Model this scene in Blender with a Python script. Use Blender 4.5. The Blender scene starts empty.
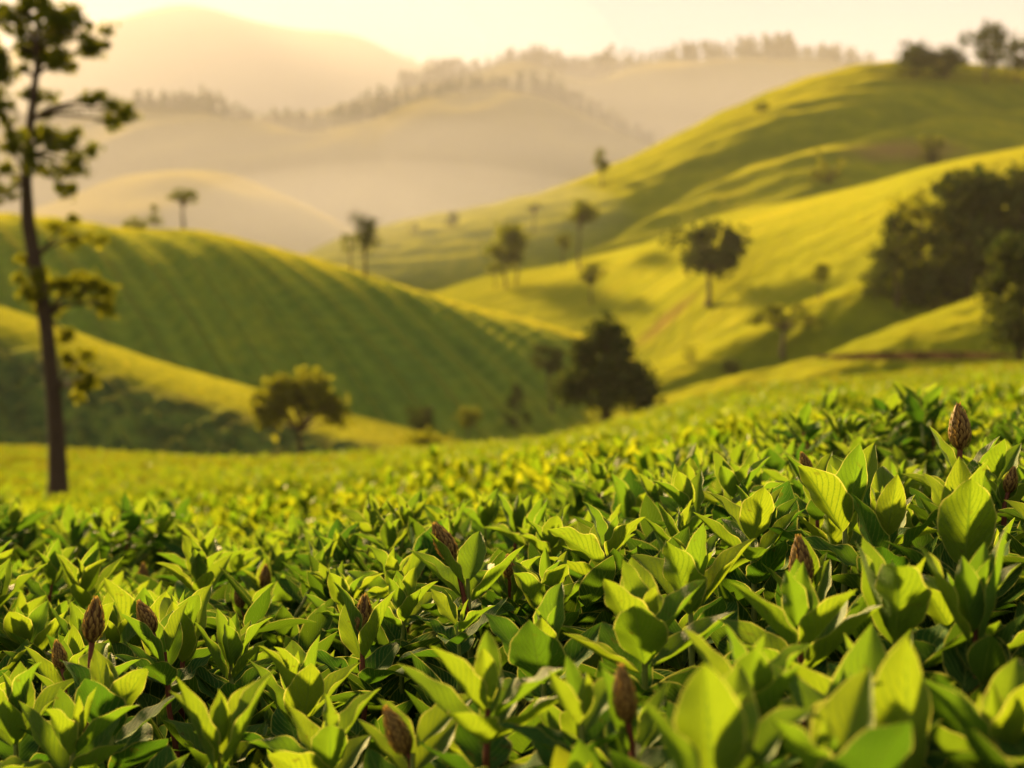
import bpy, math, random
import numpy as np
from mathutils import Vector, Matrix, Euler

random.seed(7)
RNG = np.random.default_rng(11)
C = bpy.context.scene.collection
SC = bpy.context.scene

# ------------------------------------------------------------------ camera, sky, sun, exposure
ZC = 1.15                  # eye height above the soil of the near field
F = 1422.2                 # focal length in pixels (50 mm on 36 mm, 1024 wide)
cam_d = bpy.data.cameras.new('camera'); cam = bpy.data.objects.new('camera', cam_d); C.objects.link(cam)
cam.location = (0, 0, ZC); cam.rotation_euler = (math.radians(90), 0, 0)
cam_d.lens = 50; cam_d.sensor_width = 36; cam_d.clip_start = 0.02; cam_d.clip_end = 12000
cam_d.dof.use_dof = True; cam_d.dof.focus_distance = 1.32; cam_d.dof.aperture_fstop = 6.0
SC.camera = cam

VEIL = 2.4
SUN_AZ, SUN_EL = -27.0, 23.0        # degrees left of the view axis, above the horizon
w = bpy.data.worlds.new('World'); SC.world = w; w.use_nodes = True
nt = w.node_tree; bg = nt.nodes['Background']
sky = nt.nodes.new('ShaderNodeTexSky'); sky.sky_type = 'NISHITA'; sky.sun_disc = False
sky.sun_elevation = math.radians(SUN_EL); sky.sun_rotation = math.radians(SUN_AZ)
sky.dust_density = 1.0; sky.air_density = 0.6; sky.ozone_density = 0.3
# thin high cloud over the whole sky
wtc = nt.nodes.new('ShaderNodeTexCoord'); wmp = nt.nodes.new('ShaderNodeMapping'); wmp.inputs['Scale'].default_value = (1, 1, 3.5); nt.links.new(wtc.outputs['Generated'], wmp.inputs['Vector'])
wno = nt.nodes.new('ShaderNodeTexNoise'); wno.inputs['Scale'].default_value = 2.2; wno.inputs['Detail'].default_value = 5; nt.links.new(wmp.outputs[0], wno.inputs['Vector'])
wcr = nt.nodes.new('ShaderNodeValToRGB'); nt.links.new(wno.outputs[0], wcr.inputs[0])
wcr.color_ramp.elements[0].position = .3; wcr.color_ramp.elements[0].color = (.84, .775, .70, 1); wcr.color_ramp.elements[1].position = .7; wcr.color_ramp.elements[1].color = (1, .91, .83, 1)
wml = nt.nodes.new('ShaderNodeVectorMath'); wml.operation = 'SCALE'; wml.inputs['Scale'].default_value = VEIL; nt.links.new(wcr.outputs[0], wml.inputs[0])
wmx = nt.nodes.new('ShaderNodeMix'); wmx.data_type = 'RGBA'; wmx.inputs[0].default_value = .92
nt.links.new(sky.outputs[0], wmx.inputs[6]); nt.links.new(wml.outputs[0], wmx.inputs[7])
nt.links.new(wmx.outputs[2], bg.inputs[0]); bg.inputs[1].default_value = 0.05
sd = bpy.data.lights.new('sun', 'SUN'); sun = bpy.data.objects.new('sun', sd); C.objects.link(sun)
sd.energy = 5.0; sd.angle = math.radians(7.0); sd.color = (1.0, 0.68, 0.29)
sv = Vector((math.sin(math.radians(SUN_AZ)) * math.cos(math.radians(SUN_EL)), math.cos(math.radians(SUN_AZ)) * math.cos(math.radians(SUN_EL)), math.sin(math.radians(SUN_EL))))
sun.rotation_euler = sv.to_track_quat('Z', 'Y').to_euler(); sun.location = (-50, 100, 60)
SC.view_settings.view_transform = 'Standard'; SC.view_settings.look = 'None'
SC.view_settings.exposure = 2.45; SC.view_settings.gamma = 1
SC.cycles.use_denoising = True
SC.cycles.volume_bounces = 1
SC.cycles.max_bounces = 8; SC.cycles.diffuse_bounces = 3; SC.cycles.transmission_bounces = 4
SC.cycles.sample_clamp_indirect = 6.0
HAZE_D = 0.00007

# ------------------------------------------------------------------ helpers
def P(px, py, d):
    """world point seen at pixel (px, py) at depth d"""
    return Vector(((px - 512) / F * d, d, ZC + (384 - py) / F * d))

def tag(o, label=None, cat=None, group=None, kind=None):
    if label: o['label'] = label
    if cat: o['category'] = cat
    if group: o['group'] = group
    if kind: o['kind'] = kind
    return o

def np_mesh(name, v, f, mat=None, uv=None, tint=None, smooth=True):
    """v (n,3), f (m,4) quads"""
    v = np.asarray(v, np.float32); f = np.asarray(f, np.int32)
    me = bpy.data.meshes.new(name)
    k = f.shape[1]
    me.vertices.add(len(v)); me.vertices.foreach_set('co', v.ravel())
    me.loops.add(f.size); me.loops.foreach_set('vertex_index', f.ravel())
    me.polygons.add(len(f)); me.polygons.foreach_set('loop_start', np.arange(0, f.size, k, dtype=np.int32))
    me.polygons.foreach_set('loop_total', np.full(len(f), k, np.int32))
    me.polygons.foreach_set('use_smooth', np.full(len(f), smooth, bool))
    if uv is not None:
        l = me.uv_layers.new(name='UVMap'); l.data.foreach_set('uv', np.asarray(uv, np.float32)[f.ravel()].ravel())
    if tint is not None:
        a = me.attributes.new('tint', 'FLOAT', 'POINT'); a.data.foreach_set('value', np.asarray(tint, np.float32))
    me.update(calc_edges=True); me.validate()
    if mat: me.materials.append(mat)
    return me

def obj(name, me, parent=None):
    o = bpy.data.objects.new(name, me); C.objects.link(o)
    if parent: o.parent = parent
    return o

def empty(name, loc):
    o = bpy.data.objects.new(name, None); C.objects.link(o); o.location = loc; o.empty_display_size = .05
    return o

def grid_faces(nr, nc, closed=False):
    r = np.arange(nr - 1)[:, None]; c = np.arange(nc if closed else nc - 1)[None, :]
    c2 = (c + 1) % nc
    return np.stack([r * nc + c, r * nc + c2, (r + 1) * nc + c2, (r + 1) * nc + c], -1).reshape(-1, 4)

class Tubes:
    """collects tapered tubes into one mesh"""
    def __init__(s): s.v = []; s.f = []; s.n = 0
    def add(s, pts, radii, sides=7):
        pts = [np.array(p, float) for p in pts]; rings = []
        for i, p in enumerate(pts):
            t = pts[min(i + 1, len(pts) - 1)] - pts[max(i - 1, 0)]; t = t / (np.linalg.norm(t) + 1e-9)
            a = np.cross(t, [0.31, 0.95, 0.05]); a /= np.linalg.norm(a) + 1e-9; b = np.cross(t, a)
            th = np.linspace(0, 2 * math.pi, sides, endpoint=False)
            rings.append(p + radii[i] * (np.cos(th)[:, None] * a + np.sin(th)[:, None] * b))
        s.v.append(np.concatenate(rings)); s.f.append(grid_faces(len(pts), sides, True) + s.n); s.n += len(pts) * sides
    def mesh(s, name, mat): return np_mesh(name, np.concatenate(s.v), np.concatenate(s.f), mat)

def waves(x, y, scale, seed, n=9):
    """smooth value noise from randomly turned sines, about -1..1"""
    r = np.random.default_rng(seed); out = 0
    for i in range(n):
        a = r.uniform(0, 6.283); k = 6.283 / scale * r.uniform(.55, 1.7); p = r.uniform(0, 6.283)
        out = out + np.sin(k * (x * math.cos(a) + y * math.sin(a)) + p)
    return out / math.sqrt(n) / 1.4

# ------------------------------------------------------------------ materials
def mat(name):
    m = bpy.data.materials.new(name); m.use_nodes = True
    return m, m.node_tree.nodes, m.node_tree.links, m.node_tree.nodes['Principled BSDF'], m.node_tree.nodes['Material Output']

def mth(N, L, op, a, b=None, clamp=False):
    n = N.new('ShaderNodeMath'); n.operation = op; n.use_clamp = clamp
    for i, x in enumerate((a, b)):
        if x is None: continue
        if isinstance(x, (int, float)): n.inputs[i].default_value = x
        else: L.new(x, n.inputs[i])
    return n.outputs[0]

def mix(N, L, fac, a, b, blend='MIX'):
    n = N.new('ShaderNodeMix'); n.data_type = 'RGBA'; n.blend_type = blend
    for i, x in ((0, fac), (6, a), (7, b)):
        if isinstance(x, (int, float)): n.inputs[i].default_value = x
        elif isinstance(x, tuple): n.inputs[i].default_value = (*x, 1)
        else: L.new(x, n.inputs[i])
    return n.outputs[2]

def noise(N, L, vec, scale, detail=4):
    n = N.new('ShaderNodeTexNoise'); n.inputs['Scale'].default_value = scale; n.inputs['Detail'].default_value = detail
    if vec is not None: L.new(vec, n.inputs['Vector'])
    return n.outputs[0]

def ramp(N, L, fac, stops):
    n = N.new('ShaderNodeValToRGB'); e = n.color_ramp.elements
    while len(e) < len(stops): e.new(.5)
    for i, (p, c) in enumerate(stops): e[i].position = p; e[i].color = (*c, 1)
    L.new(fac, n.inputs[0]); return n.outputs[0]

def mth_vec(N, L, vec, rnd):
    """shift a texture vector by a random number, so that leaves do not repeat"""
    n = N.new('ShaderNodeVectorMath'); n.operation = 'ADD'; L.new(vec, n.inputs[0])
    k = N.new('ShaderNodeCombineXYZ'); L.new(mth(N, L, 'MULTIPLY', rnd, 37.0), k.inputs[0]); L.new(mth(N, L, 'MULTIPLY', rnd, 91.0), k.inputs[1]); L.new(k.outputs[0], n.inputs[1])
    return n.outputs[0]

def leaf_material(name, c_lo, c_hi, trans_lo, trans_hi, tfac, source, veins=True, rough=.5, spec=.22, rim=(.50, .46, .10)):
    m, N, L, bs, out = mat(name)
    if source == 'object':
        oi = N.new('ShaderNodeObjectInfo'); rnd = oi.outputs['Random']
    else:
        at = N.new('ShaderNodeAttribute'); at.attribute_name = 'tint'; rnd = at.outputs['Fac']
    base = mix(N, L, rnd, c_lo, c_hi); tr = mix(N, L, rnd, trans_lo, trans_hi)
    if veins:
        uv = N.new('ShaderNodeUVMap'); sp = N.new('ShaderNodeSeparateXYZ'); L.new(uv.outputs[0], sp.inputs[0])
        au = mth(N, L, 'ABSOLUTE', mth(N, L, 'SUBTRACT', sp.outputs[0], .5))
        tc = N.new('ShaderNodeTexCoord')
        mott = noise(N, L, tc.outputs['Object'], 60, 5)
        base = mix(N, L, mth(N, L, 'MULTIPLY', mott, .7), base, (.02, .055, .008))
        lat = mth(N, L, 'SINE', mth(N, L, 'ADD', mth(N, L, 'MULTIPLY', mth(N, L, 'SUBTRACT', sp.outputs[1], mth(N, L, 'MULTIPLY', au, .75)), 62.0), mth(N, L, 'MULTIPLY', mott, 3.0)))
        lat = mth(N, L, 'MULTIPLY', mth(N, L, 'SUBTRACT', lat, .72, True), 4.0, True)
        rib = mth(N, L, 'SUBTRACT', 1.0, mth(N, L, 'MULTIPLY', au, 26.0), True)
        vv = mth(N, L, 'MAXIMUM', mth(N, L, 'MULTIPLY', lat, .8), rib)
        base = mix(N, L, mth(N, L, 'MULTIPLY', vv, .75), base, (.20, .27, .06))
        tr = mix(N, L, mth(N, L, 'MULTIPLY', vv, .8), tr, (.05, .11, .006))
        blot = mth(N, L, 'MULTIPLY', mth(N, L, 'SUBTRACT', noise(N, L, mth_vec(N, L, tc.outputs['Object'], rnd), 7.0, 3), .66, True), 14.0, True)
        base = mix(N, L, mth(N, L, 'MULTIPLY', blot, .7), base, (.10, .075, .02)); tr = mix(N, L, mth(N, L, 'MULTIPLY', blot, .7), tr, (.12, .10, .01))
        tr = mix(N, L, mth(N, L, 'MULTIPLY', mott, .55), tr, (.10, .20, .006))
        edge = mth(N, L, 'MULTIPLY', mth(N, L, 'SUBTRACT', mth(N, L, 'ADD', au, mth(N, L, 'MULTIPLY', mott, .03)), .478, True), 24.0, True)
        base = mix(N, L, mth(N, L, 'MULTIPLY', edge, .85), base, rim); tr = mix(N, L, mth(N, L, 'MULTIPLY', edge, .85), tr, (.60, .56, .13))
        tip = mth(N, L, 'MULTIPLY', mth(N, L, 'SUBTRACT', sp.outputs[1], .955, True), 16.0, True)
        base = mix(N, L, tip, base, (.22, .13, .03))
        bp = N.new('ShaderNodeBump'); bp.inputs['Strength'].default_value = .6; bp.inputs['Distance'].default_value = .0035
        L.new(mth(N, L, 'ADD', mth(N, L, 'MULTIPLY', vv, -1.0), mth(N, L, 'MULTIPLY', mott, .8)), bp.inputs['Height']); L.new(bp.outputs[0], bs.inputs['Normal'])
    L.new(base, bs.inputs['Base Color']); bs.inputs['Roughness'].default_value = rough
    bs.inputs['Specular IOR Level'].default_value = spec
    t = N.new('ShaderNodeBsdfTranslucent'); L.new(tr, t.inputs[0])
    ms = N.new('ShaderNodeMixShader'); ms.inputs[0].default_value = tfac
    L.new(bs.outputs[0], ms.inputs[1]); L.new(t.outputs[0], ms.inputs[2]); L.new(ms.outputs[0], out.inputs[0])
    return m

def land_material(name, stops, scale, rough=.9, crest=None, rows=None, rows_after=None, patch=None, fine=None, sheen=.15):
    """a planted hillside: colours from noise at two sizes; patch = (x, y, radius x, radius y, colour) bare earth, with tree shade painted in on the sunny slope"""
    m, N, L, bs, out = mat(name)
    g = N.new('ShaderNodeNewGeometry'); pos = g.outputs['Position']
    n1 = noise(N, L, pos, scale, 6); n2 = noise(N, L, pos, fine or scale * 9, 5)
    col = ramp(N, L, mth(N, L, 'ADD', mth(N, L, 'MULTIPLY', n1, .62), mth(N, L, 'MULTIPLY', n2, .38)), stops)
    def lay_rows(col, rows):
      for (kx, ky, period, sharp, amt, c) in rows or ():
        sp = N.new('ShaderNodeSeparateXYZ'); L.new(pos, sp.inputs[0])
        u = mth(N, L, 'ADD', mth(N, L, 'ADD', mth(N, L, 'MULTIPLY', sp.outputs[0], kx), mth(N, L, 'MULTIPLY', sp.outputs[1], ky)), mth(N, L, 'MULTIPLY', n1, period * .45))
        q = mth(N, L, 'POWER', mth(N, L, 'ADD', mth(N, L, 'MULTIPLY', mth(N, L, 'SINE', mth(N, L, 'MULTIPLY', u, 6.283 / period)), .5), .5), sharp)
        col = mix(N, L, mth(N, L, 'MULTIPLY', q, amt), col, c)
      return col
    col = lay_rows(col, rows)
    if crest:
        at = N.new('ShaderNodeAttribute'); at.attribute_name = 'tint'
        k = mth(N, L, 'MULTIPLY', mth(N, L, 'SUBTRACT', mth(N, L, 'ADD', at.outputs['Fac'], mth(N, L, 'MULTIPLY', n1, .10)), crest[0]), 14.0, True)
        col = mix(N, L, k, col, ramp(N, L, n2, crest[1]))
    col = lay_rows(col, rows_after)
    if patch:
        for (x, y, rx, ry, c) in patch:
            sp = N.new('ShaderNodeSeparateXYZ'); L.new(pos, sp.inputs[0])
            ax = mth(N, L, 'DIVIDE', mth(N, L, 'SUBTRACT', sp.outputs[0], x), rx); ay = mth(N, L, 'DIVIDE', mth(N, L, 'SUBTRACT', sp.outputs[1], y), ry)
            q = mth(N, L, 'ADD', mth(N, L, 'POWER', ax, 2.0), mth(N, L, 'POWER', ay, 2.0))
            k = mth(N, L, 'SUBTRACT', 1.35, mth(N, L, 'ADD', q, mth(N, L, 'MULTIPLY', n2, .8)), True)
            col = mix(N, L, k, col, c)
    L.new(col, bs.inputs['Base Color']); bs.inputs['Roughness'].default_value = rough; bs.inputs['Specular IOR Level'].default_value = 0
    bs.inputs['Sheen Weight'].default_value = sheen; bs.inputs['Sheen Roughness'].default_value = .45; bs.inputs['Sheen Tint'].default_value = (1.0, .78, .04, 1)
    bp = N.new('ShaderNodeBump'); bp.inputs['Strength'].default_value = .6; bp.inputs['Distance'].default_value = 1.0
    L.new(n2, bp.inputs['Height']); L.new(bp.outputs[0], bs.inputs['Normal'])
    return m

def plain(name, col, rough=.8, nscale=30, amt=.5, bump=.3, dist=.01):
    m, N, L, bs, out = mat(name)
    tc = N.new('ShaderNodeTexCoord'); n = noise(N, L, tc.outputs['Object'], nscale, 6)
    L.new(mix(N, L, mth(N, L, 'MULTIPLY', n, amt), col, tuple(c * .3 for c in col)), bs.inputs['Base Color'])
    bs.inputs['Roughness'].default_value = rough; bs.inputs['Specular IOR Level'].default_value = .2
    bp = N.new('ShaderNodeBump'); bp.inputs['Strength'].default_value = bump; bp.inputs['Distance'].default_value = dist
    L.new(n, bp.inputs['Height']); L.new(bp.outputs[0], bs.inputs['Normal'])
    return m

M = {}
M['young'] = leaf_material('young_leaf', (.048, .130, .018), (.105, .185, .018), (.14, .265, .010), (.29, .37, .012), .40, 'object', spec=.12)
M['mature'] = leaf_material('mature_leaf', (.013, .062, .018), (.032, .100, .018), (.05, .17, .009), (.11, .23, .010), .28, 'object', rough=.55, spec=.012)
M['field_leaf'] = leaf_material('field_leaf', (.045, .115, .010), (.12, .180, .012), (.13, .25, .007), (.33, .365, .008), .42, 'tint', veins=False, spec=.08)
M['under_leaf'] = leaf_material('under_leaf', (.016, .050, .014), (.040, .092, .016), (.06, .14, .006), (.12, .20, .008), .28, 'tint', rough=.8, spec=0)
M['tree_leaf'] = leaf_material('tree_leaf', (.030, .048, .010), (.075, .095, .014), (.10, .13, .008), (.24, .24, .012), .36, 'tint', veins=False, rough=.6, spec=0)
M['tree_dark'] = leaf_material('dark_tree_leaf', (.020, .036, .012), (.045, .062, .016), (.03, .05, .006), (.08, .09, .01), .25, 'tint', veins=False, rough=.6, spec=0)
M['tree_warm'] = leaf_material('warm_tree_leaf', (.050, .062, .010), (.105, .115, .014), (.14, .16, .006), (.28, .28, .010), .36, 'tint', veins=False, rough=.6, spec=0)
M['bark'] = plain('bark', (.055, .038, .028), .9, 3.0, .8, .7, .05)
M['stem'] = plain('green_stem', (.16, .20, .04), .5, 80, .5)
M['redstem'] = plain('red_stem', (.15, .045, .025), .5, 120, .6)
M['bud'] = leaf_material('bud_scale', (.072, .037, .012), (.36, .23, .055), (.15, .07, .012), (.60, .40, .07), .26, 'tint', veins=False, rough=.6)
M['soil'] = plain('dark_soil', (.030, .032, .012), .95, 6.0, .6, .6, .03)

# ------------------------------------------------------------------ the near field: height of the tea canopy
COLS = [-400, 0, 256, 512, 768, 1024, 1424]
ROWS = [0.3, 0.6, 0.8, 1.1, 1.5, 2.2, 3.5, 6, 12, 34, 60, 95, 112]
TAB = [  # picture height of the canopy at each depth, for the columns 0 .. 1024
    [2100, 2050, 1800, 1500, 1350], [1290, 1240, 1080, 900, 830], [985, 955, 860, 735, 690], [770, 745, 690, 610, 560],
    [632, 620, 572, 507, 458], [583, 573, 530, 476, 437], [553, 543, 505, 458, 427], [535, 522, 486, 444, 415],
    [517, 503, 470, 428, 402], [496, 480, 455, 406, 387], [466, 464, 447, 394, 376], [448, 460, 446, 386, 366], [452, 462, 447, 382, 359]]
ZT = []
for d, r in zip(ROWS, TAB):
    z = [(384 - y) / F * d for y in r]
    z = [z[0] + (z[0] - z[1]) * 1.2] + z + [z[-1] + (z[-1] - z[-2]) * 1.2]
    ZT.append(z)
ZT = np.array(ZT)
ROWL = np.log(np.array(ROWS))
DC = 100.0    # crest of the field

def canopy(x, y, bumps=True):
    x = np.asarray(x, float); y = np.asarray(y, float)
    d = np.maximum(y, .3)
    px = np.clip(512 + F * x / d, COLS[0], COLS[-1])
    ld = np.clip(np.log(d), ROWL[0], ROWL[-1])
    i = np.clip(np.searchsorted(ROWL, ld, side='right') - 1, 0, len(ROWS) - 2)
    t = (ld - ROWL[i]) / (ROWL[i + 1] - ROWL[i]); t = t * t * (3 - 2 * t) * .5 + t * .5
    cl = np.array(COLS, float)
    j = np.clip(np.searchsorted(cl, px, side='right') - 1, 0, len(COLS) - 2)
    s = (px - cl[j]) / (cl[j + 1] - cl[j]); s = s * s * (3 - 2 * s) * .5 + s * .5
    z = (ZT[i, j] * (1 - s) + ZT[i, j + 1] * s) * (1 - t) + (ZT[i + 1, j] * (1 - s) + ZT[i + 1, j + 1] * s) * t
    z = z + ZC
    over = np.maximum(y - DC, 0); z = z - over ** 1.5 * .05
    if bumps:
        a = np.clip((d - 1.2) / 1.2, 0, 1)
        z = z + a * (.075 * waves(x, y, 1.3, 3) + .035 * waves(x, y, .55, 4)) + np.clip((d - 5) / 8, 0, 1) * .06 * waves(x, y, 3.6, 5)
        far = np.clip((d - 9) / 12, 0, 1)
        row = np.sin(6.283 * (y + .25 * x + 2.0 * np.sin(x * .11)) / 2.6)
        z = z + far * .07 * row + np.clip((d - 30) / 30, 0, 1) * .20 * np.sin(6.283 * (y + .3 * x + 3 * np.sin(x * .06)) / 9.0)
    return z

def field_sheet():
    t = np.linspace(-1, 1, 361); px = 512 + 900 * t + 1900 * t ** 5
    d = np.concatenate([np.geomspace(.3, 9, 120), np.arange(9.15, 40, .3), np.arange(40.4, 128, .55)])
    D, PX = np.meshgrid(d, px, indexing='ij'); X = (PX - 512) / F * D
    off = np.interp(D, [0, 3, 9, 25, 60], [.42, .40, .24, .08, .02])
    Z = canopy(X, D) - off + .03 * waves(X, D, .4, 9)
    Z = np.maximum(Z, -32)
    return np.stack([X, D, Z], -1).reshape(-1, 3), grid_faces(len(d), len(px))
v, f = field_sheet()
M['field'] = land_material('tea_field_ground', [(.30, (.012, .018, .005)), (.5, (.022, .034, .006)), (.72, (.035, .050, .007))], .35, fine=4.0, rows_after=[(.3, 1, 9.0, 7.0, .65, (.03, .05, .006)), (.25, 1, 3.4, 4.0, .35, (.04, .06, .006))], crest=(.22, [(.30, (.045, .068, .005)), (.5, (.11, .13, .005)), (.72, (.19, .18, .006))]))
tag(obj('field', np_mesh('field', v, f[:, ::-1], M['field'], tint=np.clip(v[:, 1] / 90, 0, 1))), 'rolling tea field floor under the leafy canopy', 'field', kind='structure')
gr = np.array([[-3350, -650, -33], [3350, -650, -33], [3350, 3350, -33], [-3350, 3350, -33]])
M['ground'] = land_material('valley_floor', [(.3, (.05, .07, .015)), (.6, (.10, .12, .02))], .01)
tag(obj('ground', np_mesh('ground', gr, [[0, 1, 2, 3]], M['ground'])), 'valley floor between the hills', 'ground', kind='structure')

# ------------------------------------------------------------------ hills
def interp_smooth(xs, ys, q):
    """monotone-ish cubic through the points"""
    xs = np.array(xs, float); ys = np.array(ys, float); q = np.asarray(q, float)
    m = np.gradient(ys, xs); i = np.clip(np.searchsorted(xs, q) - 1, 0, len(xs) - 2)
    h = xs[i + 1] - xs[i]; t = (q - xs[i]) / h; t = np.clip(t, -.6, 1.6)
    return (2*t**3 - 3*t**2 + 1) * ys[i] + (t**3 - 2*t**2 + t) * h * m[i] + (-2*t**3 + 3*t**2) * ys[i+1] + (t**3 - t**2) * h * m[i+1]

class Hill:
    def __init__(s, ridge, D, D0, zb, power=1.0, back=None):
        """ridge: picture points of the crest; D, D0: depth of crest and of the foot (value or list along the ridge); zb: foot height"""
        s.xs = [p[0] for p in ridge]; s.ys = [p[1] for p in ridge]
        s.D = D if isinstance(D, (list, tuple)) else [D] * len(ridge)
        s.D0 = D0 if isinstance(D0, (list, tuple)) else [D0] * len(ridge)
        s.D = list(s.D); s.D0 = list(s.D0)
        s.xs = [s.xs[0] - 900] + s.xs + [s.xs[-1] + 900]; s.ys = [s.ys[0] + 20] + s.ys + [s.ys[-1] + 20]
        s.D = [s.D[0]] + s.D + [s.D[-1]]; s.D0 = [s.D0[0]] + s.D0 + [s.D0[-1]]
        s.zb = zb; s.power = power; s.back = back
    def crest(s, px):
        y = interp_smooth(s.xs, s.ys, px); d = interp_smooth(s.xs, s.D, px); d0 = interp_smooth(s.xs, s.D0, px)
        return d, d0, ZC + (384 - y) / F * d
    def at(s, px, t):
        """point on the front (t 0 foot .. 1 crest) or behind it (t > 1)"""
        px = np.asarray(px, float); t = np.asarray(t, float)
        d, d0, zr = s.crest(px)
        dep = d0 + (d - d0) * t
        sh = np.where(t <= 1, np.sin(np.clip(t, 0, 1) * math.pi / 2) ** s.power, np.cos(np.clip((t - 1) / 1.1, 0, 1) * math.pi / 2) ** 1.0)
        z = s.zb + (zr - s.zb) * sh
        return (px - 512) / F * dep, dep, z
    def build(s, name, mat_, label, p0, p1, nc, nr, disp=None, cat='hill'):
        if p0 == -300: p0, nc = -900, int(nc * 1.4)
        if p1 == 1324: p1, nc = 2000, int(nc * 1.4)
        px = np.linspace(p0, p1, nc); t = np.concatenate([np.linspace(0, 1, nr), np.linspace(1, 2.0, nr // 2)[1:]])
        T, PX = np.meshgrid(t, px, indexing='ij')
        X, Y, Z = s.at(PX, T)
        s.disp = disp
        if disp is not None: Z = Z + disp(X, Y, T, PX)
        Z = np.maximum(Z, -33.5)
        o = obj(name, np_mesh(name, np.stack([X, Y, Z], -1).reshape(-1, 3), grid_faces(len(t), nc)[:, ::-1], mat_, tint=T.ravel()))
        return tag(o, label, cat, kind='structure')
    def surf(s, px, py):
        """point of the front face seen at pixel (px, py)"""
        t = np.linspace(0.02, 1, 400); X, Y, Z = s.at(np.full_like(t, px), t)
        if getattr(s, 'disp', None) is not None: Z = Z + s.disp(X, Y, t, np.full_like(t, px))
        yy = 384 - (Z - ZC) / Y * F
        i = int(np.argmin(np.abs(yy - py)))
        return Vector((X[i], Y[i], Z[i]))

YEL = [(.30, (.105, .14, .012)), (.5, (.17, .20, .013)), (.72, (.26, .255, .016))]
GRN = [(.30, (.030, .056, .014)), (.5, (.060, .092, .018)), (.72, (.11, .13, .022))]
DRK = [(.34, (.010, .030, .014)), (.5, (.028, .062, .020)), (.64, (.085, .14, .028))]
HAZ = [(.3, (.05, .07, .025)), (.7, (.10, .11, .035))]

H1 = Hill([(-300, 90), (0, 62), (70, 38), (150, 18), (205, 14), (280, 36), (350, 44), (400, 64), (440, 78), (520, 95), (700, 110), (1324, 110)], 2400, 1600, -33)
H2 = Hill([(-300, 160), (200, 130), (380, 100), (430, 88), (480, 76), (540, 70), (590, 82), (630, 72), (700, 64), (760, 62), (830, 66), (870, 74), (950, 85), (1324, 100)], 1550, 1150, -33)
H3 = Hill([(-300, 150), (0, 140), (60, 128), (110, 122), (150, 116), (200, 119), (260, 129), (320, 134), (360, 126), (400, 111), (460, 101), (520, 98), (570, 112), (620, 138), (680, 168), (800, 215), (1324, 260)], 1050, 720, -33)
H3b = Hill([(-300, 250), (0, 226), (60, 204), (130, 182), (190, 174), (240, 184), (290, 202), (340, 228), (400, 268), (500, 300), (700, 330)], 800, 480, -33)
H4 = Hill([(200, 300), (300, 262), (330, 248), (400, 227), (480, 211), (560, 190), (620, 166), (680, 140), (740, 114), (800, 90), (860, 75), (910, 72), (1024, 77), (1324, 110)], 450, [300, 300, 300, 300, 295, 290, 285, 280, 275, 270, 270, 270, 270, 270], -10)
H5 = Hill([(380, 310), (430, 296), (470, 284), (520, 273), (580, 262), (650, 242), (720, 220), (800, 206), (870, 191), (950, 167), (1024, 152), (1324, 100)], [340, 340, 335, 330, 320, 305, 290, 280, 275, 270, 270, 270], [225, 225, 222, 218, 212, 200, 185, 170, 160, 150, 145, 140], -12, 1.0)
H5b = Hill([(500, 430), (560, 404), (640, 369), (700, 346), (760, 319), (820, 295), (880, 270), (950, 240), (1030, 212), (1324, 130)], 175, [125, 128, 134, 142, 148, 150, 151, 151, 151, 151], -14, 1.0)
H5c = Hill([(640, 400), (720, 382), (800, 362), (850, 344), (900, 327), (950, 308), (1000, 290), (1060, 268), (1324, 190)], 128, [104, 104, 104, 105, 105, 105, 105, 105, 105], -8, 1.0)
H6 = Hill([(-300, 215), (-100, 212), (0, 216), (60, 222), (130, 231), (200, 233), (260, 246), (330, 264), (400, 286), (470, 306), (530, 320), (570, 332), (620, 352), (700, 400)], 205, [115] * 14, -26, 1.0)
H7 = Hill([(-300, 250), (-100, 285), (0, 307), (60, 326), (120, 348), (200, 373), (260, 389), (330, 409), (400, 426), (460, 441), (560, 460)], 142, [101] * 11, -13, .8)

M['h1'] = land_material('far_mountain', HAZ, .01); M['h3'] = land_material('misty_wooded_hill', [(.3, (.035, .045, .02)), (.7, (.075, .08, .03))], .02)
M['h3b'] = land_material('misty_spur', YEL, .02)
s4 = H4.surf(905, 150)
M['h4'] = land_material('tall_tea_hill', [(.30, (.075, .112, .013)), (.5, (.145, .178, .013)), (.72, (.28, .27, .015))], .03, rows=[(.35, 1, 17.0, 4.0, .5, (.06, .10, .012)), (.35, 1, 5.0, 2.0, .35, (.08, .11, .010))], patch=[(s4.x, s4.y, 18, 6, (.17, .12, .05))])
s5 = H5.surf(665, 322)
M['h5'] = land_material('sunny_tea_slope', YEL, .05, rows=[(.25, 1, 13.0, 3.0, .55, (.10, .14, .010)), (.22, 1, 3.1, 2.0, .35, (.09, .12, .008))], patch=[(s5.x, s5.y, 6, 3, (.12, .085, .03))])  # small brown patch: bare soil plus tree shade painted into the colour
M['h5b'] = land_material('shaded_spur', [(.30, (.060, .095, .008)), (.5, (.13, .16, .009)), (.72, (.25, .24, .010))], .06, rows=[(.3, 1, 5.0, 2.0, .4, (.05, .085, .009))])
M['h6'] = land_material('striped_tea_hill', crest=(.84, YEL), stops=[(.30, (.045, .110, .020)), (.5, (.105, .175, .022)), (.72, (.22, .25, .020))], scale=.05, rows=[(1, .6, 5.4, 4.0, .62, (.026, .060, .012)), (1, .6, 2.5, 2.0, .4, (.045, .095, .012)), (.1, 1, 2.2, 2.0, .3, (.05, .10, .012))])  # crest: sunlit band along the ridge painted as brighter colour
M['h7'] = land_material('dark_bush_slope', DRK, .30, fine=1.1, crest=(.60, YEL))  # yellow upper part paints the sunlit ridge band into the colour

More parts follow.
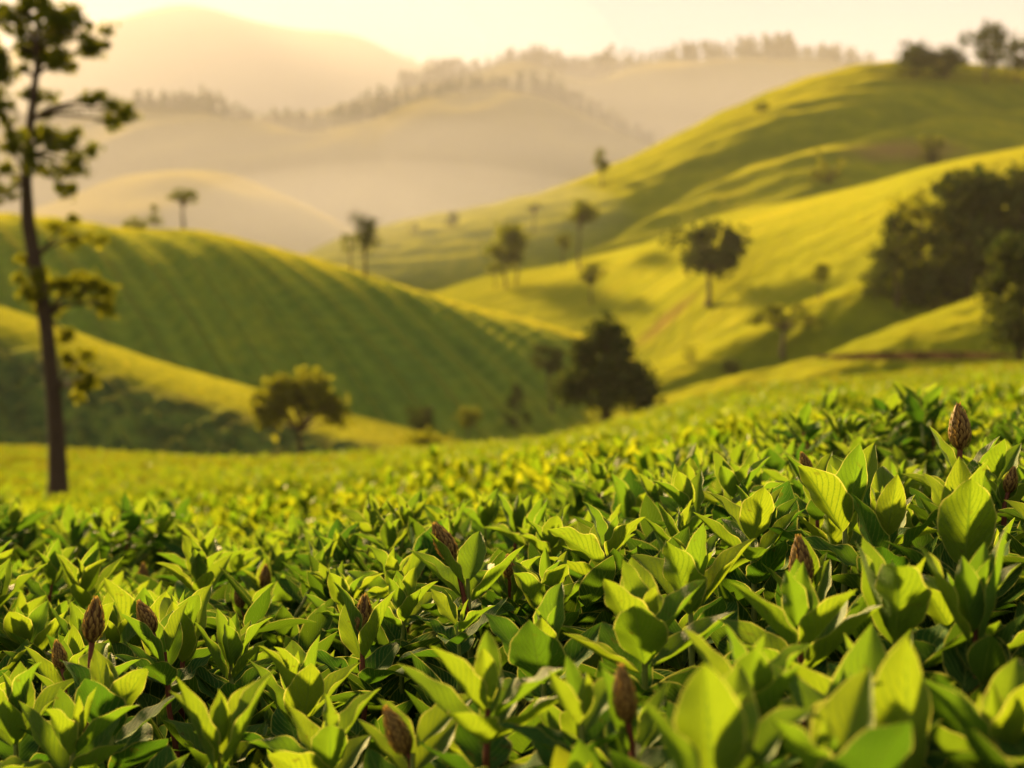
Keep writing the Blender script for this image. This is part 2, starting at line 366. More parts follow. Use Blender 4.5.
H1.build('mountain', M['h1'], 'highest pale mountain fading into the bright haze', -300, 1324, 160, 40, lambda x, y, t, p: 5 * waves(x, y, 200, 20), 'mountain')
H2.build('hill', M['h3'], 'hazy wooded hill behind the tall green tea hill', -300, 1324, 160, 40, lambda x, y, t, p: 3 * waves(x, y, 90, 21))
H3.build('hill', M['h3'], 'brown misty wooded hill in front of the pale mountain', -300, 1324, 180, 50, lambda x, y, t, p: 2.5 * waves(x, y, 60, 22))
H3b.build('hill', M['h3'], 'pale misty spur with faint field lines below the wooded hill', -300, 700, 140, 50, lambda x, y, t, p: 1.2 * waves(x, y, 60, 23))

def terrace(x, y, z0, period, amp, tilt=.3):
    return amp * np.sin(6.283 * (y + tilt * x) / period)
H4.build('hill', M['h4'], 'tall tea hill with golden crest and a grove on its top', 200, 1324, 300, 130,
         lambda x, y, t, p: (.9 * waves(x, y, 70, 24) + .35 * waves(x, y, 18, 25) + .3 * np.sin(6.283 * (y + .35 * x + 6 * np.sin(x * .03)) / 9.0) - 4.2 * np.exp(-((t - .52 - .0003 * (p - 800) - .02 * np.sin(p * .02)) / .035) ** 2)) * np.clip(t * 3, 0, 1))
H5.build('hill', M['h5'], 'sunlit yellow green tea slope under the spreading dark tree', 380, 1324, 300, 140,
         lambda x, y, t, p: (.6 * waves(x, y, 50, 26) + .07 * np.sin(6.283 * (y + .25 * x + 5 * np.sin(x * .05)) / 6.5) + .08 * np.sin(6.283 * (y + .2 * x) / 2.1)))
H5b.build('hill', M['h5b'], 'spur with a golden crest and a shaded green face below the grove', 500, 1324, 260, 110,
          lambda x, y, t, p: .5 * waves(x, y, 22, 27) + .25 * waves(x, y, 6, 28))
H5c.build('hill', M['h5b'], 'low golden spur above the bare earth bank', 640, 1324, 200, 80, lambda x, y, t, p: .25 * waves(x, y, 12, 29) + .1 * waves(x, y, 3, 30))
def stripes(x, y, t, p):
    u = x + .6 * (y - 150)
    q = (.8 * np.sin(6.283 * u / 5.4) - .35 * np.cos(12.566 * u / 5.4)) + .3 * np.sin(6.283 * u / 2.9 + 1.3 * np.sin(y * .05)) + .12 * np.sin(6.283 * y / 2.2)
    return (q * .62 + .4 * waves(x, y, 30, 31)) * np.clip((.92 - t) * 5, .06, 1)
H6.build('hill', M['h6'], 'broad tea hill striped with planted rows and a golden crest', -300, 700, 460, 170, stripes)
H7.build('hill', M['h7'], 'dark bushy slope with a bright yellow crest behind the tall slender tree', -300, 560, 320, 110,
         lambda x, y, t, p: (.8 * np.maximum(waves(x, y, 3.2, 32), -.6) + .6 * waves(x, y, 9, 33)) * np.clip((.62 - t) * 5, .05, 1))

# bare earth bank under the low spur
def earth_bank():
    px = np.linspace(815, 1010, 60); prof = [(-2.0, -1.0), (-.7, .2), (-.25, 1.1), (.2, 1.5), (1.4, 1.6), (3, .6)]
    vv = []
    for q, (dy, dz) in enumerate(prof):
        for i, p in enumerate(px):
            e = math.sin(math.pi * i / 59) ** .5
            x0 = (p - 512) / F * 111; c = ZC + (384 - 354 + .012 * (p - 900)) / F * 111
            vv.append((x0 + .2 * math.sin(i * 1.7 + q), 111 + dy + .3 * math.sin(i * .6), c - .25 + dz * e * .26 + .08 * math.sin(i * 2.3 + q)))
    return np_mesh('earth_bank', vv, grid_faces(len(prof), 60))
eb = earth_bank(); eb.materials.append(plain('bare_red_earth', (.050, .032, .015), .95, .8, .6, .6, .2))
eb.materials[0].node_tree.nodes['Principled BSDF'].inputs['Specular IOR Level'].default_value = 0
tag(obj('earth_bank', eb), 'bare red brown earth bank at the edge of the field', 'bank', kind='structure')

# ------------------------------------------------------------------ trees
def leaf_cloud(centres, sizes, seed, elong=1.7):
    """one bent four-sided leaf clump per centre"""
    r = np.random.default_rng(seed); n = len(centres)
    a = r.normal(size=(n, 3)); a /= np.linalg.norm(a, axis=1)[:, None]
    b = r.normal(size=(n, 3)); b = np.cross(a, b); b /= np.linalg.norm(b, axis=1)[:, None]
    c = np.cross(a, b); s = np.asarray(sizes)[:, None]
    v = np.stack([centres - a * s * elong / 2, centres + b * s * .5 + c * s * .15, centres + a * s * elong / 2, centres - b * s * .5 + c * s * .15], 1).reshape(-1, 3)
    return v, np.arange(n * 4).reshape(-1, 4), np.repeat(r.uniform(0, 1, n), 4)

def tree(name, label, cat, base, H, W, c0, shape, seed, mt='tree_leaf', group=None, lean=0.0, trunk_r=None, density=1.0, stems=1, clumps=None, leaf=None):
    """H height, W crown width (metres), c0 where the crown begins as a share of H"""
    r = np.random.default_rng(seed); root = tag(empty(name, base), label, cat, group)
    tr = trunk_r or max(.1, H * .022); tb = Tubes(); cl = []
    ch = H * (1 - c0); n = clumps or {'umbrella': 13, 'round': 20, 'cone': 22, 'column': 12, 'loose': 14}[shape]
    for i in range(n):
        a = r.uniform(0, 6.283); q = math.sqrt(r.uniform(0, 1)); u = r.uniform(0, 1)
        if shape == 'umbrella': z = c0 * H + ch * (.72 - .42 * q * q + .12 * r.normal()); rad = q * W * .42; cr = (W * .17, ch * .20)
        elif shape == 'round': z = c0 * H + ch * (.12 + .76 * u); rad = q * W * .40 * math.sqrt(max(.08, 1 - (2 * u - 1) ** 2 * .9)); cr = (W * .17, W * .15)
        elif shape == 'cone': z = c0 * H + ch * (.08 + .86 * u); rad = (.35 + .65 * q) * W * .42 * (1 - u) ** .55; cr = (W * (.17 - .07 * u), W * .13)
        elif shape == 'column': z = c0 * H + ch * (.1 + .8 * u); rad = q * W * .30; cr = (W * .27, W * .24)
        else: z = c0 * H + ch * (.05 + .9 * u); rad = (.3 + .7 * q) * W * .42; cr = (W * .14, W * .11)
        cl.append((rad * math.cos(a) + lean * z, rad * math.sin(a), z, *cr))
    for s_ in range(stems):
        off = (s_ - (stems - 1) / 2) * W * .16
        top = c0 * H + ch * (.45 if shape in ('umbrella', 'round', 'loose') else .9)
        k = 8; w1, w2 = r.uniform(-1, 1, 2)
        pts = [(off * (1 + .5 * i / k) + lean * top * i / k + .012 * H * math.sin(i * 1.1 + w1 * 3), .012 * H * math.sin(i * .9 + w2 * 3), -.25 + (top + .25) * i / k) for i in range(k + 1)]
        tb.add(pts, [tr * (1.5 if i == 0 else 1) * (1 - .62 * i / k) for i in range(k + 1)], 8)
    for i, (x, y, z, a, b) in enumerate(cl):
        if i % 2 and shape != 'umbrella': continue
        z0 = min(max(c0 * H * .92, z - abs(x) * .9 - .15 * H), z); j = min(1, z0 / max(top, .01))
        sx = lean * z0
        tb.add([(sx, 0, z0), (sx + (x - sx) * .45, y * .45, z0 + (z - z0) * .6), (x, y, z)], [tr * .42, tr * .26, tr * .08], 5)
    obj('trunk', tb.mesh('trunk', M['bark']), root)
    ls = leaf or max(.12, W * .05); cs = []
    for (x, y, z, a, b) in cl:
        m = int(max(30, density * 3.0 * (a / ls) ** 2 * 1.3)); m = min(m, 260)
        g = r.normal(size=(m, 3)); g /= np.linalg.norm(g, axis=1)[:, None]; g *= (r.uniform(0, 1, (m, 1)) ** .45) * (1 + .25 * r.normal(size=(m, 1)))
        cs.append(np.array([x, y, z]) + g * [a, a, b])
    cs = np.concatenate(cs); v, f, t = leaf_cloud(cs, ls * r.uniform(.6, 1.35, len(cs)), seed + 5)
    obj('crown', np_mesh('crown', v, f, M[mt], tint=t, smooth=False), root)
    return root

def px_tree(name, label, hill, px, py, hpx, wpx, c0, shape, seed, cat='tree', **k):
    b = hill.surf(px, py) if isinstance(hill, Hill) else P(px, py, hill)
    if not isinstance(hill, Hill) and hill < 126: b.z = float(canopy(b.x, b.y)) if hill < 101 else b.z
    m = b.y / F
    return tree(name, label, cat, b - Vector((0, 0, .15)), hpx * m, wpx * 1.25 * m, c0, shape, seed, **k)

def hill_trees():
    G = 'lone trees scattered on the tea hills'
    px_tree('tree', 'tiny flat topped tree standing on the crest of the striped hill', H6, 183, 229, 42, 26, .62, 'umbrella', 101, 'tree', group=G, trunk_r=.25)
    px_tree('conifer', 'small pointed grey tree on the striped hill crest beside a bush', H6, 154, 229, 26, 16, .15, 'cone', 102, 'tree', group=G)
    px_tree('bush', 'low grey bush on the striped hill crest beside a pointed tree', H6, 134, 231, 14, 24, .05, 'round', 103, 'bush')
    px_tree('tree', 'dark upright ragged tree where the striped hill crest meets the golden slope', H6, 365, 276, 70, 30, .35, 'column', 104, 'tree', group=G, mt='tree_dark', density=.7)
    px_tree('tree', 'thin pale tree beside the dark upright ragged tree', H6, 351, 272, 46, 18, .4, 'loose', 105, 'tree', group=G, density=.5)
    px_tree('tree', 'smallest round tree on the golden flank of the tall hill', H4, 452, 231, 20, 14, .3, 'round', 106, 'tree', group=G)
    px_tree('tree', 'faint small tree low on the golden flank above the pale mist', H4, 412, 236, 18, 12, .3, 'loose', 107, 'tree', group=G)
    px_tree('tree', 'dark little tree on the sharp golden crest of the tall hill', H4, 602, 186, 37, 16, .4, 'column', 108, 'tree', group=G)
    px_tree('tree', 'single tiny tree high on the golden crest near the summit grove', H4, 761, 118, 17, 13, .35, 'round', 109, 'tree', group=G)
    px_tree('tree', 'thin faint tree left of the twin crowned tree', H4, 534, 234, 36, 12, .6, 'umbrella', 110, 'tree', group=G)
    px_tree('tree', 'tall thin tree with a flat upper crown and a smaller side crown', H5, 579, 270, 72, 36, .62, 'umbrella', 111, 'tree', group=G, trunk_r=.28, density=1.4)
    px_tree('tree', 'small crowned tree touching the tall thin flat topped tree', H5, 563, 268, 36, 18, .5, 'round', 112, 'tree', group=G)
    px_tree('tree', 'spreading round crowned tree on twin thin trunks above the valley dip', H5, 511, 286, 58, 52, .40, 'round', 113, 'tree', group=G, stems=2, density=1.3)
    px_tree('tree', 'small tree close beside the round crowned tree with twin trunks', H5, 495, 288, 27, 16, .5, 'umbrella', 114, 'tree', group=G)
    px_tree('tree', 'little long trunked tree on the sunny slope below the tall thin tree', H5, 591, 304, 42, 26, .5, 'round', 115, 'tree', group=G)
    px_tree('tree', 'large dark spreading tree alone on the sunny yellow slope', H5, 709, 304, 84, 72, .36, 'round', 116, 'tree', mt='tree_dark', group=G, density=1.5, lean=-.02, trunk_r=.42, clumps=19)
    px_tree('tree', 'little ball headed tree on the golden spur crest', H5b, 820, 300, 38, 22, .5, 'round', 117, 'tree', group=G)
    px_tree('tree', 'drooping wide crowned tree on the shaded face of the spur', H5b, 783, 356, 54, 58, .55, 'umbrella', 118, 'tree', group=G, trunk_r=.3, density=.8)
    px_tree('tree', 'grey tree near the brown patch below the summit grove', H4, 931, 166, 32, 28, .15, 'round', 119, 'tree', group=G)
    px_tree('bush', 'brownish bush low on the green face of the tall hill', H4, 829, 184, 34, 36, .05, 'loose', 120, 'bush', mt='tree_warm', density=.6)
    px_tree('bush', 'small dark round bush on the lower edge of the spur', H5b, 731, 373, 17, 18, .03, 'round', 121, 'bush', mt='tree_dark')
    px_tree('bush', 'faint bush on the golden side of the spur', H5b, 690, 362, 18, 16, .05, 'loose', 122, 'bush')
    G2 = 'trees of the summit grove'
    px_tree('tree', 'rounded leaning tree at the open end of the summit grove', H4, 914, 77, 34, 48, .15, 'round', 123, 'tree', group=G2, mt='tree_dark', density=.8)
    px_tree('tree', 'low broad tree in the middle of the summit grove', H4, 946, 79, 27, 44, .1, 'round', 124, 'tree', group=G2, mt='tree_dark')
    px_tree('tree', 'tallest tree of the summit grove', H4, 986, 81, 58, 46, .25, 'round', 125, 'tree', group=G2, mt='tree_dark', density=.9)
    px_tree('tree', 'open crowned tree at the far end of the summit grove', H4, 1016, 82, 46, 40, .3, 'round', 126, 'tree', group=G2, mt='tree_dark')
    px_tree('tree', 'last low tree of the summit grove at the picture edge', H4, 1046, 84, 46, 34, .2, 'round', 146, 'tree', group=G2, mt='tree_dark')
    G3 = 'trees of the dark grove'
    px_tree('tree', 'dark upright tree at the outer edge of the dark grove', H5b, 897, 306, 96, 66, .08, 'cone', 127, 'tree', group=G3, mt='tree_dark', density=1.4, clumps=30)
    px_tree('tree', 'brownish loose crowned tree at the back of the dark grove', H5b, 921, 285, 92, 62, .42, 'umbrella', 128, 'tree', group=G3, mt='tree_warm', density=1.2)
    px_tree('tree', 'broadest dark tree in the middle of the dark grove', H5b, 968, 296, 126, 104, .12, 'round', 129, 'tree', group=G3, mt='tree_dark', density=1.3, clumps=34)
    px_tree('tree', 'tall dark tree at the picture edge behind the grove', H5b, 1024, 280, 124, 90, .1, 'round', 130, 'tree', group=G3, mt='tree_dark', density=1.2, clumps=30)
    px_tree('bush', 'dark round bush at the foot of the grove', H5b, 936, 312, 52, 66, .02, 'round', 131, 'bush', mt='tree_dark', density=1.2)
    px_tree('tree', 'nearest dark leafy tree at the picture edge above the earth bank', 104, 1020, 372, 150, 84, .06, 'round', 132, 'tree', mt='tree_dark', density=1.5, clumps=36, leaf=.42)
    px_tree('tree', 'dense dark cone shaped tree in the middle of the valley', 112, 605, 418, 97, 94, .10, 'cone', 133, 'tree', mt='tree_dark', density=2.0, clumps=46, leaf=.36, trunk_r=.3)
    px_tree('tree', 'slanting tree beside the dense dark cone shaped tree', H6, 552, 412, 70, 34, .56, 'round', 134, 'tree', mt='tree_dark', lean=-.10, density=1.5)
    px_tree('bush', 'shadowy bush below the slanting tree', H6, 516, 426, 44, 28, .05, 'cone', 135, 'bush', mt='tree_dark')
    px_tree('tree', 'wide olive tree with a domed crown behind the field edge', 101, 300, 466, 98, 74, .40, 'umbrella', 136, 'tree', mt='tree_warm', density=2.0, clumps=34, leaf=.34, trunk_r=.24)
    px_tree('tree', 'small dark ball headed tree on the yellow crest beyond the field', H7, 421, 441, 40, 28, .22, 'round', 137, 'tree', mt='tree_dark', density=1.3)
    px_tree('tree', 'small olive tree beside the ball headed tree', H7, 468, 443, 39, 26, .4, 'round', 138, 'tree')
    px_tree('bush', 'low rusty olive bush at the field edge under the ball headed tree', 99, 428, 452, 17, 60, .0, 'round', 139, 'bush', mt='tree_warm', leaf=.25)
    px_tree('bush', 'brown bush at the foot of the tall slender tree', 27, 30, 501, 32, 46, .0, 'round', 140, 'bush', mt='tree_warm', leaf=.07)
    px_tree('bush', 'low dark bush on the smooth field past the tall slender tree', 29, 118, 499, 14, 42, .0, 'round', 141, 'bush', mt='tree_leaf', leaf=.07)
hill_trees()

def slender_tree():
    d = 26.0; m = d / F
    b = P(58, 499, d)
    root = tag(empty('tall_tree', b), 'tall slender dark tree with sparse leaf tufts standing on the field', 'tree')
    o = lambda px, py, dy=0.0: np.array([(px - 58) * m, dy, (497 - py) * m + .2])
    tb = Tubes()
    path = [(58, 506), (58, 490), (57, 450), (54, 410), (50, 375), (47, 340), (41, 300), (34, 265), (28, 232), (26, 190), (28, 150), (33, 110), (37, 75), (38, 48), (36, 25)]
    rad = [13, 11, 9.5, 8.5, 8, 8, 8, 7.5, 7.5, 6, 5, 4.3, 3.6, 2.6, 1.4]
    tb.add([o(*p) for p in path], [r * m * .9 for r in rad], 12)
    r = np.random.default_rng(50)
    # tufts: pixel x, pixel y, depth offset, half width, half height, where on the trunk the limb starts (pixel y), material
    T = [(12, 22, .2, 20, 14), (40, 12, .1, 20, 10), (66, 34, -.3, 18, 12), (28, 20, -.2, 22, 16), (50, 28, .3, 20, 16), (80, 38, .0, 14, 10), (94, 44, .2, 18, 11), (62, 50, -.5, 20, 12), (14, 40, .4, 22, 18), (-8, 62, 0, 22, 20),
         (36, 62, .5, 20, 14), (8, 84, -.4, 18, 14), (52, 72, .2, 16, 12), (22, 96, .4, 18, 12), (84, 52, .3, 16, 10), (-10, 110, .3, 18, 16), (6, 120, -.2, 14, 12),
         (90, 106, .1, 9, 8), (104, 112, -.2, 13, 10), (122, 118, .1, 12, 12), (112, 130, .2, 11, 8),
         (34, 134, .5, 20, 14), (54, 150, -.3, 22, 12), (76, 158, .2, 15, 12), (82, 176, -.1, 11, 12), (60, 176, .3, 14, 11), (44, 166, -.4, 14, 12), (62, 198, .2, 6, 8), (6, 148, .1, 16, 14), (-6, 178, .3, 18, 14), (14, 204, -.3, 12, 8),
         (62, 235, .2, 16, 10), (80, 244, -.1, 12, 7), (20, 265, .2, 10, 8),
         (34, 298, -.3, 20, 14), (62, 290, .5, 26, 16), (90, 296, .1, 24, 16), (108, 312, -.3, 14, 9), (40, 316, .4, 16, 10), (60, 342, .3, 8, 7), (80, 370, .0, 17, 12), (72, 394, .3, 14, 9), (92, 386, -.2, 12, 9)]
    start = {0: 60, 10: 85, 15: 170, 17: 128, 21: 165, 28: 190, 31: 268, 33: 280, 34: 325, 40: 400}
    tr = np.array(path, float); cs = []; wt = []
    for i, (px, py, dy, a, b_) in enumerate(T):
        y0 = start[max(k for k in start if k <= i)]
        x0 = np.interp(y0, tr[::-1, 1], tr[::-1, 0])
        p0, p1 = o(x0, y0), o(px, py, dy)
        mid = p0 * .5 + p1 * .5 + np.array([0, dy * .1, .22 * abs(p1[0] - p0[0])]) * (.6 if py < y0 + 30 else 0)
        tb.add([p0, p0 * .35 + mid * .65, mid * .3 + p1 * .7, p1], [2.2 * m, 1.6 * m, 1.0 * m, .4 * m], 6)
        for q in range(max(3, int(a * b_ / 36))):   # a tuft is several small sprays with gaps between them
            c = p1 + r.normal(size=3) * np.array([a * m * .56, a * m * .5, b_ * m * .56])
            tb.add([p1 * .75 + (p0 * .25), (p1 + c) * .5 + [0, 0, .05], c], [.6 * m, .4 * m, .2 * m], 4)
            n = r.integers(26, 60); sp = r.uniform(3.4, 7.5) * m
            cs.append(c + r.normal(size=(n, 3)) * sp * np.array([.75, .75, .55])); wt.append(np.full(n, 1.0 if py > 220 else 0.0))
    obj('trunk', tb.mesh('trunk', M['bark']), root)
    cs = np.concatenate(cs); wt = np.concatenate(wt)
    for k, mm in ((0, 'tree_leaf'), (1, 'tree_warm')):
        c = cs[wt == k]; v, f, t = leaf_cloud(c, r.uniform(.045, .095, len(c)), 60 + k, 1.9)
        obj('crown', np_mesh('crown', v, f, M[mm], tint=t, smooth=False), root)
slender_tree()

# far woods that read as one mass along the misty ridges
def ridge_wood(hill, label, p0, p1, n, h0, h1, seed, tmin=.86):
    r = np.random.default_rng(seed); cs, ss = [], []
    for i in range(n):
        px = r.uniform(p0, p1); t = tmin + (1.04 - tmin) * math.sqrt(r.uniform(0, 1))
        x, y, z = (float(q) for q in hill.at(px, t)); h = r.uniform(h0, h1) * (1 + .25 * math.sin(px * .055) * math.sin(px * .021 + seed)); W = h * r.uniform(.32, .55)
        k = 26; u = r.uniform(.05, 1, k); a = r.uniform(0, 6.283, k); q = W * .5 * np.sqrt(r.uniform(0, 1, k)) * (1.1 - u)
        cs.append(np.stack([x + q * np.cos(a), y + q * np.sin(a), z - 1 + u * h], 1)); ss.append(np.full(k, h * .17))
    cs = np.concatenate(cs); v, f, t = leaf_cloud(cs, np.concatenate(ss), seed + 1, 1.3)
    tag(obj('distant_wood', np_mesh('distant_wood', v, f, M['tree_dark'], tint=t, smooth=False)), label, 'wood', kind='stuff')
ridge_wood(H3, 'far wood along the brown misty hill', -60, 660, 760, 9, 18, 201)
ridge_wood(H2, 'far wood along the hazy hill behind the tall tea hill', 400, 880, 420, 14, 28, 202, .94)
ridge_wood(H1, 'a few far trees at the end of the pale mountain', 395, 450, 26, 12, 24, 203, .97)

# ------------------------------------------------------------------ tea leaves
def leaf_template(Lh, Wd, fold, curl, recurve, nl, nw, wav=0.0, ph=0.0, twist=0.0):
    s = np.linspace(0, 1, nl + 1); u = np.linspace(-1, 1, nw + 1)
    wid = s ** .80 * (1 - s) ** 1.08; wid = wid / wid.max() * Wd * .5 + .0012 * (1 - s)
    ang = curl * s - recurve * s ** 3
    dy = np.cos(ang); dz = np.sin(ang); ds = Lh / nl
    cy = np.concatenate([[0], np.cumsum((dy[1:] + dy[:-1]) / 2 * ds)]); cz = np.concatenate([[0], np.cumsum((dz[1:] + dz[:-1]) / 2 * ds)])
    S, U = np.meshgrid(s, u, indexing='ij'); Wg = wid[:, None]
    fo = (np.sqrt(U * U + .02) - .14) * fold
    if nw >= 8:
        jr = np.random.default_rng(int(ph * 1000) + 3); wid = wid * (1 + jr.normal(0, .014, len(wid)))
        Wg = wid[:, None]
    lift = fo * Wg + wav * Wg * np.sin(S * 17 + ph + U * 1.4) * U * U
    tw = twist * S
    off_x = U * Wg * math.cos(min(fold, 1.2) * .6); off_n = lift
    ox = off_x * np.cos(tw) - off_n * np.sin(tw); on = off_x * np.sin(tw) + off_n * np.cos(tw)
    Y = cy[:, None] - np.sin(ang)[:, None] * on; Z = cz[:, None] + np.cos(ang)[:, None] * on
    v = np.stack([ox, Y, Z], -1).reshape(-1, 3); uv = np.stack([(U + 1) / 2, S], -1).reshape(-1, 2)
    return v, grid_faces(nl + 1, nw + 1), uv

LEAF = {'young': [], 'mature': [], 'small': []}
for i in range(9):
    r = random.Random(300 + i)
    for kind, Lh, Wd, fo in (('young', 1, .48, .62), ('mature', 1, .53, .40), ('small', 1, .39, .9)):
        v, f, uv = leaf_template(Lh, Wd * r.uniform(.88, 1.14), fo * r.uniform(.6, 1.25), r.uniform(.15, .75), r.uniform(.1, .8), 18, 8, r.uniform(.05, .2), r.uniform(0, 6), r.uniform(-.35, .35))
        LEAF[kind].append(np_mesh('leaf', v, f, M['mature' if kind == 'mature' else 'young'], uv=uv))

def leaf_matrix(phi, theta, roll, origin, size):
    """leaf that grows from origin at polar angle theta from the stem, upper side to the stem"""
    rad = Vector((math.cos(phi), math.sin(phi), 0)); up = Vector((0, 0, 1))
    y = rad * math.sin(theta) + up * math.cos(theta); z = -rad * math.cos(theta) + up * math.sin(theta); x = y.cross(z)
    R = Matrix((x, y, z)).transposed() @ Matrix.Rotation(roll, 3, 'Y')
    Mx = R.to_4x4(); Mx.translation = origin
    return Mx @ Matrix.Scale(size, 4)

def bud_mesh(seed):
    """a pointed bud of overlapping scales, unit length"""
    r = np.random.default_rng(seed); V, Fc, T = [], [], []; n = 0
    prof = lambda s: .235 * (np.sin(np.pi * np.clip(s, 0, 1) ** .82)) ** .8 * (1 - .25 * s) + .02 * (1 - s)
    s = np.linspace(0, 1, 14); th = np.linspace(0, 6.283, 12, endpoint=False)
    core = np.stack([(prof(s) * .93)[:, None] * np.cos(th), (prof(s) * .93)[:, None] * np.sin(th), np.repeat(s[:, None], 12, 1)], -1).reshape(-1, 3)
    V.append(core); Fc.append(grid_faces(14, 12, True)); T.append(np.zeros(len(core))); n += len(core)
    for row in range(15):
        s0 = .02 + row * .062; m = max(4, int(11 * prof(np.array(s0 + .04)) / .235))
        for k in range(m):
            a = 6.283 * (k + .5 * (row % 2)) / m + r.normal() * .06; L_ = .13 * r.uniform(.85, 1.25); wv = .052
            pts = []
            for q, (tt, ww) in enumerate(((0, .7), (.5, 1.0), (1.0, .05))):
                ss = min(s0 + L_ * tt, 1.02); rr = float(prof(np.array(min(ss, .99)))) * .96 + .014 + .022 * tt * r.uniform(.5, 1.4)
                for sg in (-1, 0, 1):
                    da = sg * wv * ww / max(rr, .06) * .8
                    q2 = rr + (.012 if sg == 0 else 0)
                    pts.append((q2 * math.cos(a + da), q2 * math.sin(a + da), ss))
            V.append(np.array(pts)); Fc.append(grid_faces(3, 3) + n); T.append(np.array([.1, .2, .1, .35, .6, .35, 1, 1, 1]) * r.uniform(.7, 1.1)); n += 9
    for k in range(170):   # short golden down on the scale tips
        ss = r.uniform(.08, .98); a = r.uniform(0, 6.283); rr = float(prof(np.array(ss))) + .01; dn = r.normal(size=3) * .008
        p = np.array([rr * math.cos(a), rr * math.sin(a), ss]); q = p * [1.10, 1.10, 1] + [0, 0, .035] + dn
        side = np.array([-math.sin(a), math.cos(a), 0]) * .0045
        V.append(np.array([p - side, p + side, q + side * .2, q - side * .2])); Fc.append(np.array([[0, 1, 2, 3]]) + n); T.append(np.ones(4)); n += 4
    return np_mesh('flower_bud', np.concatenate(V), np.concatenate(Fc), M['bud'], tint=np.concatenate(T))
BUDS = [bud_mesh(400 + i) for i in range(4)]

def stem_mesh(points, radii, m):
    t = Tubes(); t.add(points, radii, 7); return t.mesh('stem', m)

SHOOTS = []
LEN = .065
def shoot(px, py, d, kind='open', scale=1.0, yaw=None, tilt=(0, 0), bud=None, label=None, short=None, seed=0, red=False, loc=None, old=0):
    """a tea shoot; (px, py) is where its leaves spring from"""
    r = random.Random(seed)
    p = P(px, py, d) if loc is None else Vector(loc)
    SL = .16
    ax = Euler((tilt[0], tilt[1], r.uniform(0, 6.283) if yaw is None else yaw), 'XYZ')
    root = empty('tea_shoot', p - ax.to_matrix() @ Vector((0, 0, SL * scale)))
    root.rotation_euler = ax; root.scale = (scale,) * 3
    o = obj('stem', STEMS[(seed * 7 + 1) % len(STEMS) if not red else 0], root)
    sets = {'open': [(3, 66, 1.0, 'mature', -.034), (4, 55, 1.0, 'young', -.012), (3, 36, .86, 'young', .004), (2, 16, .62, 'small', .014)],
            'cupped': [(3, 58, 1.0, 'mature', -.03), (3, 38, 1.02, 'young', -.008), (3, 24, .84, 'young', .006), (2, 9, .60, 'small', .014)],
            'tall': [(2, 60, .95, 'mature', -.03), (2, 30, 1.18, 'young', -.006), (2, 20, .95, 'young', .006), (2, 8, .6, 'small', .014)],
            'broad': [(3, 70, 1.05, 'mature', -.03), (3, 40, 1.2, 'mature', -.01), (2, 26, .95, 'young', .006), (2, 10, .55, 'small', .014)],
            'low': [(3, 76, 1.0, 'mature', -.03), (3, 62, .95, 'mature', -.01), (2, 42, .8, 'young', .006), (2, 20, .5, 'small', .012)]}[kind]
    ph = r.uniform(0, 6.28)
    for (n, th, sz, lk, oz) in sets:
        if bud and lk == 'small': continue
        ph += 1.0
        for k in range(n):
            a = ph + 6.283 * k / n + r.gauss(0, .16)
            if bud and lk == 'young' and math.sin(a + ax.z) < -.45: continue
            c = obj('leaf', r.choice(LEAF[lk]), root)
            c.matrix_basis = leaf_matrix(a, math.radians(th + 9 + r.gauss(0, 8)), r.gauss(0, .16), Vector((.003 * math.cos(a), .003 * math.sin(a), SL + oz + r.gauss(0, .003))), LEN * sz * r.uniform(.86, 1.14))
    if bud:
        bl, st, lean, la = bud; la -= ax.z; bl *= .86; st += .001      # bud length, stalk length, lean and its direction
        b = obj('flower_bud', BUDS[seed % 4], root)
        top = Vector((math.sin(lean) * math.cos(la), math.sin(lean) * math.sin(la), math.cos(lean)))
        q = top.to_track_quat('Z', 'Y').to_matrix().to_4x4(); base = Vector((0, 0, SL)) + top * st
        q.translation = base; fat = r.uniform(.86, 1.06); b.matrix_basis = q @ Matrix.Diagonal((bl * fat, bl * fat * r.uniform(.9, 1.1), bl, 1))
        s = obj('stalk', stem_mesh([(0, 0, SL - .03), Vector((0, 0, SL)) + top * st * .45 + Vector((.002, .001, 0)), base + top * .004], [.0026, .0022, .0026], M['redstem']), root)
    if label: tag(root, label, 'tea shoot', 'tea shoots of the near bushes')
    SHOOTS.append(dict(root=root, p=p, short=short, hero=bool(label)))
    return root

STEMS = []
for i in range(4):
    STEMS.append(stem_mesh([(.004 * math.sin(i), .003, 0), (-.003, .004 * math.cos(i), .05), (.002, -.002, .11), (0, 0, .168)], [.0034, .003, .0027, .0018], M['redstem'] if i == 0 else M['stem']))

A = math.radians
